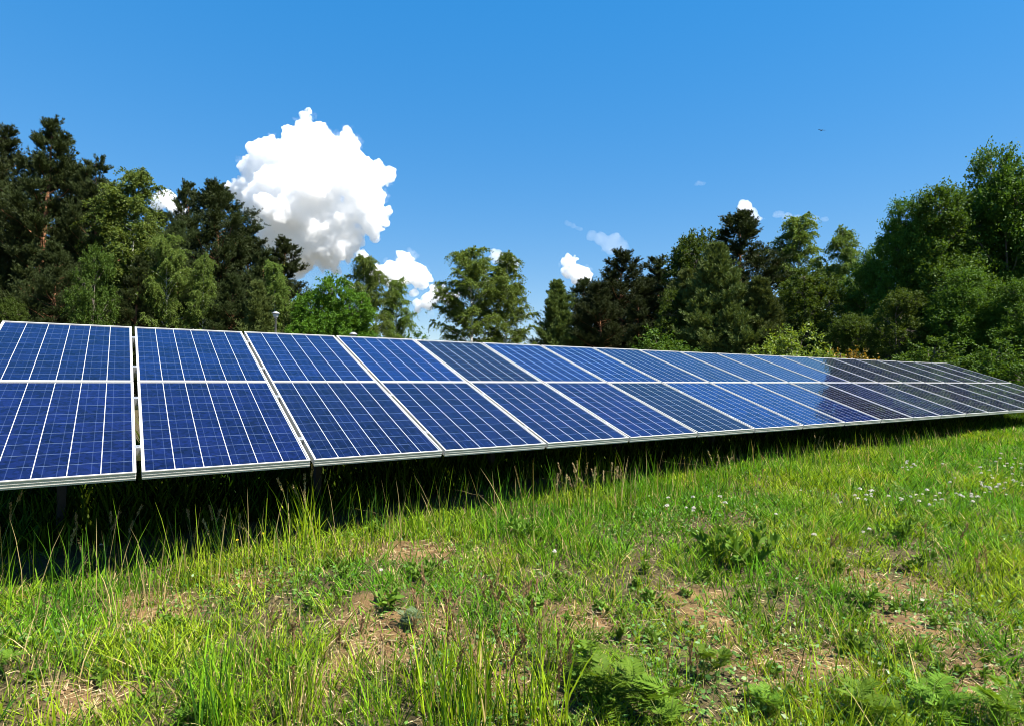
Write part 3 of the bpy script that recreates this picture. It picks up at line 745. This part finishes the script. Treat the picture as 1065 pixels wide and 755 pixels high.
# ------------------------------------------------------------------ single plants
def to_local(a, o): return a - np.array([o[0], o[1], o[2]])
straw_m = leaf_mat('seed_head', (0.2400, 0.1760, 0.0800), (0.4000, 0.3200, 0.1600), .2, .7, .2)
plume_m = leaf_mat('dark_seed_head', (.12, .07, .035), (.24, .15, .07), .2, .7, .2)
def tuft(px, py, nb, hmin, hmax, spread, label, nheads=3, dark=False, wid=.006, lean=.22, group=None, dry=.06, tint=(1, 1, 1)):
    gx_, gy_, d = gpix(px, py); gz = float(ground_z(gx_, gy_))
    o = tag(empty('grass_tuft', (gx_, gy_, gz)), label, 'grass tuft', group)
    x = np.clip(rng.normal(0, spread * .7, nb), -spread, spread); y = np.clip(rng.normal(0, spread * .7, nb), -spread, spread)
    h = rng.uniform(hmin, hmax, nb)
    V_, Q_, T_, c = blades(x, y, h, rng.uniform(.6, 1.2, nb) * wid, pal(nb, x + gx_, y + gy_, dry) * np.array(tint), lean, ground_z(x + gx_, y + gy_) - gz - .01, .3)
    link('blades', mesh_np('blades', V_, Q_, T_, c), grass_m, o)
    for q in range(nheads):
        g = Geo(); bx, by = rng.normal(0, spread * .8, 2); H = random.uniform(.75, 1.1) * hmax; ln = rng.normal(0, .16, 2)
        b0 = float(ground_z(bx + gx_, by + gy_)) - gz - .01
        s = np.linspace(0, 1, 7)[:, None]
        P = np.array([bx, by, b0]) + s * np.array([0, 0, H]) + s ** 2 * np.array([ln[0] * H, ln[1] * H, 0])
        g.tube(P, .0016, 4)
        st = link('stalk', g.mesh('stalk'), attr_green, o)
        hl = random.uniform(.07, .13); n_ = 60; tt = rng.uniform(0, 1, n_); top = P[-1]; dv = P[-1] - P[-2]; dv /= np.linalg.norm(dv)
        B = top - dv * hl + dv * hl * 1.1 * tt[:, None] + rng.normal(size=(n_, 3)) * .0035
        V_, Q_ = leaf_quads(B, dv + sph(n_) * .45, .02, .006)
        link('seed_head', mesh_np('seed_head', V_, Q_), plume_m if dark else straw_m, st)
    return o
attr_green = leaf_mat('grass_stalk', (0.1190, 0.1700, 0.0340), (0.2040, 0.2210, 0.0680), .15)
tuft(322, 566, 60, .18, .60, .07, 'tall bright green grass tuft before the third column of panels', 5, wid=.010, lean=.26, tint=(1.3, 1.25, 1))
tuft(485, 748, 170, .16, .52, .15, 'tall upright grass tuft at the middle of the bottom picture edge', 11, True, .0075, .09, tint=(1.15, 1.15, 1))
tuft(405, 752, 26, .14, .30, .06, 'broad bladed grass tuft left of the bottom middle tuft', 1, wid=.007, lean=.3)
tuft(240, 754, 60, .22, .50, .09, 'long yellowish grass tuft at the bottom left', 1, wid=.007, lean=.16, tint=(1.25, 1.2, 1))
tuft(275, 690, 90, .10, .26, .13, 'thin yellow grass tuft behind the long bottom left tuft', 4, True, .004, .1, tint=(1.4, 1.2, 1), dry=.15)
tuft(560, 752, 60, .14, .44, .09, 'long bright grass tuft between middle tuft and tansy', 4, True, .007, .12, tint=(1.15, 1.15, 1))
tuft(560, 690, 40, .10, .30, .12, 'slender dark headed tuft above the tansy plants', 7, True, .004, .1)
tuft(440, 700, 30, .10, .30, .12, 'slender upright tuft rising over the brown bare soil', 7, True, .005, .08)
tuft(110, 650, 110, .06, .16, .13, 'thick low green tuft beside the dry patch at left', 0, wid=.005, lean=.4)
tuft(160, 690, 130, .06, .15, .13, 'thick low green tuft above the reddish soil at left', 0, wid=.005, lean=.4)
tuft(230, 655, 110, .06, .15, .12, 'thick low green tuft right of the dry patch at left', 0, wid=.005, lean=.4)
tuft(310, 735, 130, .12, .28, .09, 'yellow green grass tuft right of the long bottom left tuft', 2, True, .005, .15, dry=.15)
tuft(8, 592, 10, .2, .5, .07, 'tall grass stalks at the left picture edge under the first panel', 4, wid=.007)
tuft(520, 645, 18, .10, .22, .12, 'thin tuft with dark brown seed heads above the bare soil', 8, True, .004)
tuft(345, 680, 10, .10, .2, .09, 'small tuft with dark seed heads at the edge of the brown soil', 5, True, .004)
tuft(600, 528, 44, .16, .40, .16, 'tuft with many pale seed plumes in front of the fifth panel column', 12, wid=.006)
tuft(640, 522, 36, .16, .40, .16, 'tuft with pale seed plumes right of the many plumed tuft', 8, wid=.006)
tuft(745, 500, 34, .15, .34, .15, 'arching grass tuft in front of the seventh panel column', 4, wid=.007, lean=.4)
tuft(855, 478, 40, .15, .36, .2, 'grass tuft standing before the ninth panel column', 4, wid=.009)
tuft(120, 585, 26, .14, .34, .16, 'thin dry tipped tuft in front of the first panel', 7, wid=.005, dry=.3)
tuft(225, 572, 24, .14, .34, .14, 'thin tuft with pale stalks in front of the second panel', 7, wid=.005, dry=.25)
tuft(860, 600, 50, .10, .24, .16, 'dense green tuft in the right half of the meadow', 2, True, .006)
tuft(1000, 600, 60, .14, .30, .2, 'tall green grass tuft near the right picture edge', 5, True, .006, .15)
tuft(690, 720, 60, .08, .2, .14, 'fine brownish grass tuft beside the ferny tansy plants', 4, True, .004, .2, dry=.3)
tuft(30, 742, 40, .08, .2, .12, 'short green tuft in the bottom left corner', 0, wid=.006)

tansy_m = leaf_mat('tansy_leaves', (0.0690, 0.1472, 0.0110), (0.1150, 0.2070, 0.0184), .35, .65, .12)
def pinnate(base, az, el, Ln, V, Q):
    """one feathery leaf: midrib with paired toothed leaflets"""
    n = 13; s = np.linspace(.12, 1, n)
    d = np.array([math.cos(az) * math.cos(el), math.sin(az) * math.cos(el), math.sin(el)])
    side = np.array([-math.sin(az), math.cos(az), 0]); nrm = np.cross(d, side) * -1
    mid_ = base + d * (s * Ln)[:, None]; mid_[:, 2] -= .45 * Ln * s ** 2 * .6
    A, D, Ls = [mid_[:-1]], [np.diff(mid_, axis=0)], [np.linalg.norm(np.diff(mid_, axis=0), axis=1) * 1.5]
    Wd = [np.full(n - 1, Ln * .03)]
    for sg in (-1, 1):
        ll = Ln * .34 * np.sin((s * .86 + .1) * np.pi) ** .7
        dd = side * sg + d * .55 + np.array([0, 0, .05])
        A.append(mid_); D.append(np.tile(dd, (n, 1)) + rng.normal(size=(n, 3)) * .1); Ls.append(ll); Wd.append(ll * .24)
    V_, Q_ = leaf_quads(np.vstack(A), np.vstack(D), np.concatenate(Ls), np.concatenate(Wd), np.tile(nrm, (sum(map(len, A)), 1)) + rng.normal(size=(sum(map(len, A)), 3)) * .15)
    V.append(V_); Q.append(Q_)
def merge(V, Q):
    off_ = np.cumsum([0] + [len(v) for v in V[:-1]]); return np.vstack(V), np.vstack([q + o_ for q, o_ in zip(Q, off_)])
def tansy(px, py, H, nl, label, ll=.17, m=None, name='tansy_plant'):
    x, y, d = gpix(px, py); gz = float(ground_z(x, y))
    o = tag(empty(name, (x, y, gz), random.uniform(0, 6.28)), label, 'plant')
    g = Geo(); V, Q = [], []
    for st in range(4):
        az = random.uniform(0, 6.28); tp = np.array([math.cos(az) * H * .4, math.sin(az) * H * .4, H * random.uniform(.6, 1)])
        limb(g, (math.cos(az) * .02, math.sin(az) * .02, -.02), tp, .003, .002, .05, 4, 4, .02)
        for j in range(nl):
            q = random.uniform(.2, 1); pinnate(tp * q, random.uniform(0, 6.28), random.uniform(.15, .9), ll * random.uniform(.6, 1.1), V, Q)
    link('stem', g.mesh('stem'), attr_green, o); v_, q_ = merge(V, Q); link('foliage', mesh_np('foliage', v_, q_), m or tansy_m, o)
tansy(640, 735, .20, 7, 'feathery green tansy plant at the bottom, right of the middle tuft')
tansy(690, 752, .16, 6, 'feathery tansy plant cut by the bottom edge right of the first')
tansy(610, 700, .18, 5, 'upright feathery tansy plant behind the bottom tansy group')
tansy(735, 700, .16, 6, 'dark bushy feathery plant left of the strawy bare patch', .12)
tansy(900, 752, .17, 6, 'feathery tansy plant at the bottom, third from the right corner')
tansy(960, 745, .17, 6, 'feathery tansy plant at the bottom, second from the right corner')
tansy(1030, 752, .17, 6, 'feathery tansy plant in the bottom right corner')
tansy(785, 735, .10, 5, 'low feathery tansy plant on the strawy bare patch', .12)
sage_m = leaf_mat('grey_green_leaves', (0.0675, 0.1050, 0.0450), (0.1125, 0.1500, 0.0675), .3)
tansy(428, 652, .11, 7, 'grey green mugwort plant on the brown bare soil', .08, sage_m, 'mugwort_plant')
tansy(6, 700, .14, 5, 'feathery weed cut by the left picture edge', .13)

weed_m = leaf_mat('weed_leaves', (0.0650, 0.1400, 0.0140), (0.1150, 0.2050, 0.0240), .35, .65, .12)
def weed(px, py, H, n, label, leaf=.07):
    x, y, d = gpix(px, py); gz = float(ground_z(x, y)); o = tag(empty('leafy_weed', (x, y, gz), random.uniform(0, 6.28)), label, 'plant')
    g = Geo(); A, D = [], []
    for st in range(9):
        az = random.uniform(0, 6.28); tp = np.array([math.cos(az) * H * .7, math.sin(az) * H * .7, H * random.uniform(.5, 1)])
        limb(g, (math.cos(az) * .03, math.sin(az) * .03, -.02), tp, .003, .0015, .08, 4, 4, .03)
        q = rng.uniform(.15, 1, n)[:, None]; A.append(tp * q); D.append(sph(n) * .8 + np.array([0, 0, .35]) + tp / H * .5)
    A = np.vstack(A); D = np.vstack(D)
    V_, Q_ = leaf_quads(A, D, rng.uniform(.6, 1.2, len(A)) * leaf, rng.uniform(.25, .45, len(A)) * leaf)
    link('stem', g.mesh('stem'), attr_green, o); link('foliage', mesh_np('foliage', V_, Q_), weed_m, o)
weed(778, 588, .28, 26, 'large leafy weed clump in the middle of the right meadow', .09)
weed(740, 580, .2, 20, 'smaller leafy weed just left of the large weed clump', .08)
weed(935, 560, .18, 18, 'low leafy weed right of the large weed clump', .07)
weed(440, 600, .10, 14, 'low leafy weed behind the brown bare soil', .05)
weed(160, 735, .08, 12, 'tiny leafy weed beside the reddish soil at bottom left', .011)
weed(545, 560, .16, 16, 'leafy weed in front of the fourth panel column', .06)

def small_weed(leaf, H, n):
    o = empty('small_weed', (0, 0, 0)); g = Geo(); A, D = [], []
    for st in range(4):
        az = random.uniform(0, 6.28); tp = np.array([math.cos(az) * H * .6, math.sin(az) * H * .6, H * random.uniform(.5, 1)])
        limb(g, (0, 0, -.02), tp, .0025, .0015, .08, 4, 4, .03); q = rng.uniform(.2, 1, n)[:, None]
        A.append(tp * q); D.append(sph(n) * .8 + np.array([0, 0, .3]) + tp / H * .4)
    A = np.vstack(A); D = np.vstack(D); V_, Q_ = leaf_quads(A, D, rng.uniform(.6, 1.2, len(A)) * leaf, rng.uniform(.35, .6, len(A)) * leaf, sph(len(A)) * .6 + np.array([0, 0, 1.]))
    link('stem', g.mesh('stem'), attr_green, o); link('foliage', mesh_np('foliage', V_, Q_), weed_m, o); return o
kinds = [small_weed(.024, .045, 14), small_weed(.034, .055, 12), small_weed(.018, .035, 22)]
for q in range(120):
    px = random.uniform(560, 1060) if q < 80 else random.uniform(20, 560); py = random.uniform(530, 750)
    x, y, d = gpix(px, py); o = kinds[q] if q < 3 else copy_tree(kinds[q % 3])
    o.location = (x, y, float(ground_z(x, y))); o.rotation_euler = (0, 0, random.uniform(0, 6.28)); o.scale = (random.uniform(.8, 2.0),) * 3
    tag(o, 'small low broad leaved green weed growing among the meadow grass', 'plant', 'small weeds in the meadow')

# small flowers: one kind with its parts, then copies
fl_w = plain('white_petals', (.72, .66, .58), .7); fl_y = plain('yellow_petals', (.75, .55, .03), .6)
def flower(name, m, r, h):
    o = empty(name, (0, 0, 0)); g = Geo(); g.tube([(0, 0, -.02), (.004, 0, h * .5), (0, 0, h)], .0016, 4); link('stem', g.mesh('stem'), attr_green, o)
    n = 60; u_ = sph(n); u_[:, 2] = np.abs(u_[:, 2]) * .8 - .1; V_, Q_ = leaf_quads(np.array([0, 0, h]) + u_ * r * .25, u_, r * .9, r * .5)
    link('bloom', mesh_np('bloom', V_, Q_), m, o); return o
fw = flower('clover_flower', fl_w, .015, .14); fy = flower('buttercup', fl_y, .010, .15)
def scatter(proto_, spots, label, cat, group):
    first = True
    for px, py, sc in spots:
        x, y, d = gpix(px, py); o = proto_ if first else copy_tree(proto_); first = False
        o.location = (x, y, float(ground_z(x, y))); o.rotation_euler = (random.gauss(0, .2), random.gauss(0, .2), random.uniform(0, 6)); o.scale = (sc,) * 3
        tag(o, label, cat, group)
sp_ = []
for cx, cy_, rx, ry, n in ((1035, 505, 30, 10, 34), (1050, 482, 22, 6, 16), (985, 524, 38, 7, 18), (905, 523, 30, 6, 14), (945, 490, 20, 6, 9), (728, 532, 30, 7, 8), (860, 560, 60, 20, 5)):
    for _ in range(n): sp_.append((cx + random.gauss(0, rx * .6), max(445, cy_ + random.gauss(0, ry * .7)) + 6, random.uniform(.8, 1.3)))
sp_ += [(574, 590, 1.), (830, 520, .8), (108, 578, .7), (400, 604, .7)]
scatter(fw, sp_, 'small whitish clover flower head standing in the meadow grass', 'flower', 'white clover flowers in the meadow')
scatter(fy, [(360, 545, 1), (368, 543, 1), (280, 572, 1), (253, 580, 1), (300, 560, 1), (790, 500, 1), (720, 486, 1)], 'tiny yellow flower in the grass before the solar array', 'flower', 'yellow flowers in the meadow')

# ------------------------------------------------------------------ lamps, bird
lamp_grey = plain('lamp_metal', (.2, .2, .2), .45, .5); lamp_cap = plain('lamp_cap', (.30, .31, .31), .4, .3)
lamp_glass = plain('lamp_glass', (.45, .46, .46), .15)
def lamp(px, py, depth, label):
    x, y = at(px, depth); gz = float(ground_z(x, y)); Hh = top_z(py, depth) - gz
    o = tag(empty('street_lamp', (x, y, gz)), label, 'street lamp', 'street lamps behind the array')
    g = Geo(); g.lathe([(.09, -.2), (.09, .9), (.055, .95), (.05, Hh - .45), (.075, Hh - .42), (.075, Hh - .38)], 16); link('post', g.mesh('post', True), lamp_grey, o)
    g = Geo(); g.lathe([(.07, Hh - .38), (.13, Hh - .3), (.16, Hh - .16), (.0, Hh - .155)], 20); link('lamp_glass', g.mesh('lamp_glass', True), lamp_glass, o)
    g = Geo(); g.lathe([(.0, Hh - .15), (.21, Hh - .15), (.22, Hh - .12), (.16, Hh - .06), (.06, Hh - .005), (0, Hh)], 24); link('lamp_cap', g.mesh('lamp_cap', True), lamp_cap, o)
lamp(286, 324, 33, 'grey street lamp with flat round cap, the taller looking one')
lamp(367, 345.5, 31, 'grey street lamp barely showing its cap before the maple')

x, y = at(859, 70); bz = top_z(132.5, 70)
bird = tag(empty('bird', (x, y, bz), 1.2), 'small dark bird flying high in the blue sky', 'bird'); bird.rotation_euler = (.1, -.1, 1.0)
g = Geo(); sx = np.linspace(0, 1, 9)
g.tube(np.stack([(sx - .5) * .42, 0 * sx, .02 * np.sin(sx * 3.1)], 1), [.008, .03, .05, .058, .055, .045, .035, .03, .008], 8)
for sg in (-1, 1):
    Vw = []
    for q, (xx, yy, zz, ch, th) in enumerate(((.02, .03, .02, .17, .014), (.05, .18, .08, .15, .01), (.0, .34, .07, .10, .006), (-.08, .46, .05, .03, .003))):
        for e in (0, 1): Vw += [(xx + ch / 2, sg * yy, zz - th * (e - .5)), (xx - ch / 2, sg * yy, zz - th * (e - .5))]
    Qw = []
    for q in range(3):
        a_ = q * 4; Qw += [[a_, a_ + 1, a_ + 5, a_ + 4], [a_ + 2, a_ + 6, a_ + 7, a_ + 3], [a_, a_ + 4, a_ + 6, a_ + 2], [a_ + 1, a_ + 3, a_ + 7, a_ + 5]]
    g.add(Vw, Qw + [[12, 13, 15, 14]])
g.add([(-.18, -.02, 0), (-.18, .02, 0), (-.30, .05, .0), (-.30, -.05, 0), (-.18, -.02, .008), (-.18, .02, .008), (-.30, .05, .004), (-.30, -.05, .004)], [[0, 1, 2, 3], [7, 6, 5, 4], [0, 3, 7, 4], [1, 5, 6, 2], [2, 6, 7, 3]])
link('body', g.mesh('body', True), plain('dark_feathers', (.03, .028, .03), .7), bird)

# ------------------------------------------------------------------ clouds
def cloud_mat(name, dens):
    t = NT(name); pv = t.n('ShaderNodeVolumePrincipled')
    pv.inputs['Color'].default_value = (1, 1, 1, 1); pv.inputs['Density'].default_value = dens; pv.inputs['Anisotropy'].default_value = .1
    t.l(pv.outputs[0], t.out.inputs['Volume']); return t.m
CD = 3000.; MPP = CD / F_PX
tex1 = bpy.data.textures.new('cloud_billows', 'CLOUDS'); tex1.noise_scale = 110; tex1.noise_depth = 4
tex3 = bpy.data.textures.new('cloud_fluff', 'CLOUDS'); tex3.noise_scale = 19; tex3.noise_depth = 2
tex2 = bpy.data.textures.new('cloud_curls', 'CLOUDS'); tex2.noise_scale = 46; tex2.noise_depth = 3
cm_dense = cloud_mat('cloud_dense', .035); cm_mid = cloud_mat('cloud_soft', .016); cm_wisp = cloud_mat('cloud_wisp', .0026)
FW3 = np.array([FW[0], FW[1], 0]); RT3 = np.array([RT[0], RT[1], 0])
def cloud(circ, label, m, vox=5., d1=130., d2=75., thick=.5, flat=1.):
    px0 = sum(c[0] for c in circ) / len(circ); py0 = sum(c[1] for c in circ) / len(circ)
    x, y = at(px0, CD); bm = bmesh.new()
    for cx, cyy, r in circ:
        off_ = RT3 * (cx - px0) * MPP + np.array([0, 0, 1]) * (py0 - cyy) * MPP + FW3 * random.uniform(-.5, .5) * r * MPP * thick
        bmesh.ops.create_icosphere(bm, subdivisions=3, radius=r * MPP * .92, matrix=Matrix.Translation(off_) @ Matrix.Diagonal((1, 1, flat, 1)))
        for v_ in sph(14):
            r2 = r * random.uniform(.22, .45); o2 = off_ + v_ * np.array([1, 1, .9 * flat]) * r * MPP * random.uniform(.75, 1.0)
            bmesh.ops.create_icosphere(bm, subdivisions=2, radius=r2 * MPP, matrix=Matrix.Translation(o2) @ Matrix.Diagonal((1, 1, flat, 1)))
    me = bpy.data.meshes.new('cumulus_cloud'); bm.to_mesh(me); bm.free()
    o = link('cumulus_cloud', me, m); o.location = (x, y, top_z(py0, CD)); tag(o, label, 'cloud', 'white clouds in the blue sky')
    rm = o.modifiers.new('union', 'REMESH'); rm.mode = 'VOXEL'; rm.voxel_size = vox
    for tx, st in ((tex1, d1), (tex2, d2), (tex3, d2 * .4)):
        dm = o.modifiers.new('billow', 'DISPLACE'); dm.texture = tx; dm.strength = st; dm.mid_level = .5; dm.texture_coords = 'GLOBAL'
    rm = o.modifiers.new('clean', 'REMESH'); rm.mode = 'VOXEL'; rm.voxel_size = vox * .8
    if m is cm_dense:      # thin torn veil round the dense body
        bm = bmesh.new()
        for cx, cyy, r in circ:
            for v_ in sph(7):
                o2 = RT3 * (cx - px0) * MPP + np.array([0, 0, 1]) * (py0 - cyy) * MPP + v_ * r * MPP * random.uniform(.7, 1.05)
                bmesh.ops.create_icosphere(bm, subdivisions=2, radius=r * MPP * random.uniform(.25, .5), matrix=Matrix.Translation(o2))
        mv = bpy.data.meshes.new('veil'); bm.to_mesh(mv); bm.free(); ov = link('veil', mv, cm_wisp, o)
        rm = ov.modifiers.new('union', 'REMESH'); rm.mode = 'VOXEL'; rm.voxel_size = vox
        for tx, st in ((tex2, d2 * 1.5), (tex3, d2 * .9)):
            dm = ov.modifiers.new('torn', 'DISPLACE'); dm.texture = tx; dm.strength = st; dm.mid_level = .55; dm.texture_coords = 'GLOBAL'
    return o
Z2 = lambda l: [(220 + a * .3575, 90 + b_ * .3575, r * .3575) for a, b_, r in l]
Z3 = lambda l: [(540 + a * .331, 140 + b_ * .331, r * .331) for a, b_, r in l]
cloud(Z2([(268, 66, 11), (271, 82, 19), (275, 102, 29), (282, 128, 44), (285, 158, 60), (250, 165, 40), (160, 185, 42), (120, 240, 48), (78, 285, 38), (220, 200, 60), (300, 190, 72), (385, 172, 46), (462, 258, 46), (440, 330, 64), (462, 395, 38), (250, 330, 105),
          (340, 410, 85), (200, 400, 85), (372, 470, 42), (335, 490, 48), (250, 470, 75), (300, 280, 95), (150, 330, 70), (395, 260, 75)]),
      'huge bright white cumulus cloud with pointed top above the left wood', cm_dense, d1=95., d2=70.)
cloud(Z2([(565, 525, 42), (525, 545, 40), (603, 548, 32), (480, 545, 30), (445, 500, 20), (550, 560, 26)]), 'medium white cloud right of the huge cumulus over the birches', cm_dense, 5, 80, 45)
cloud(Z2([(660, 605, 24), (632, 632, 26), (600, 640, 20), (690, 612, 26), (590, 600, 12)]), 'small white cloud just left of the lone broad birch', cm_dense, 5, 60, 40)
cloud(Z2([(830, 492, 18), (860, 505, 20), (880, 520, 14)]), 'tiny white cloud behind the slimmer birch top', cm_mid, 4, 50, 35)
cloud(Z3([(165, 402, 28), (150, 428, 24), (190, 435, 30), (215, 445, 20)]), 'small bright white cloud left of the broad dark pine', cm_dense, 5, 60, 40)
cloud(Z3([(230, 315, 18), (262, 328, 26), (300, 332, 28), (325, 350, 22), (290, 350, 30)]), 'faint wispy cloud above the broad dark pine', cm_wisp, 6, 30, 14)
cloud(Z3([(150, 274, 7), (160, 280, 9), (172, 286, 10), (184, 291, 9), (195, 294, 7)]), 'tiny faint cloud wisp left of the wispy cloud', cm_wisp, 3, 22, 16)
cloud(Z3([(562, 149, 6), (570, 147, 9), (578, 149, 9), (588, 147, 6)]), 'tiny faint puff alone in the sky above the right wood', cm_wisp, 3, 24, 18)
cloud(Z3([(715, 228, 20), (735, 245, 18), (765, 262, 14), (748, 252, 16)]), 'small white cloud peeking behind the bushy topped pine', cm_mid, 4, 50, 35)
cloud([(168, 207, 9), (178, 214, 8), (160, 212, 7), (185, 222, 7)], 'small white cloud piece peeking over the dip in left pines', cm_dense, 4, 40, 30)
cloud([(812, 222, 6), (822, 224, 6), (832, 226, 6), (841, 226, 6), (850, 227, 5), (860, 227, 4)], 'thin flat cloud streak beside the feathery birch top', cm_wisp, 3, 14, 12, flat=.6)
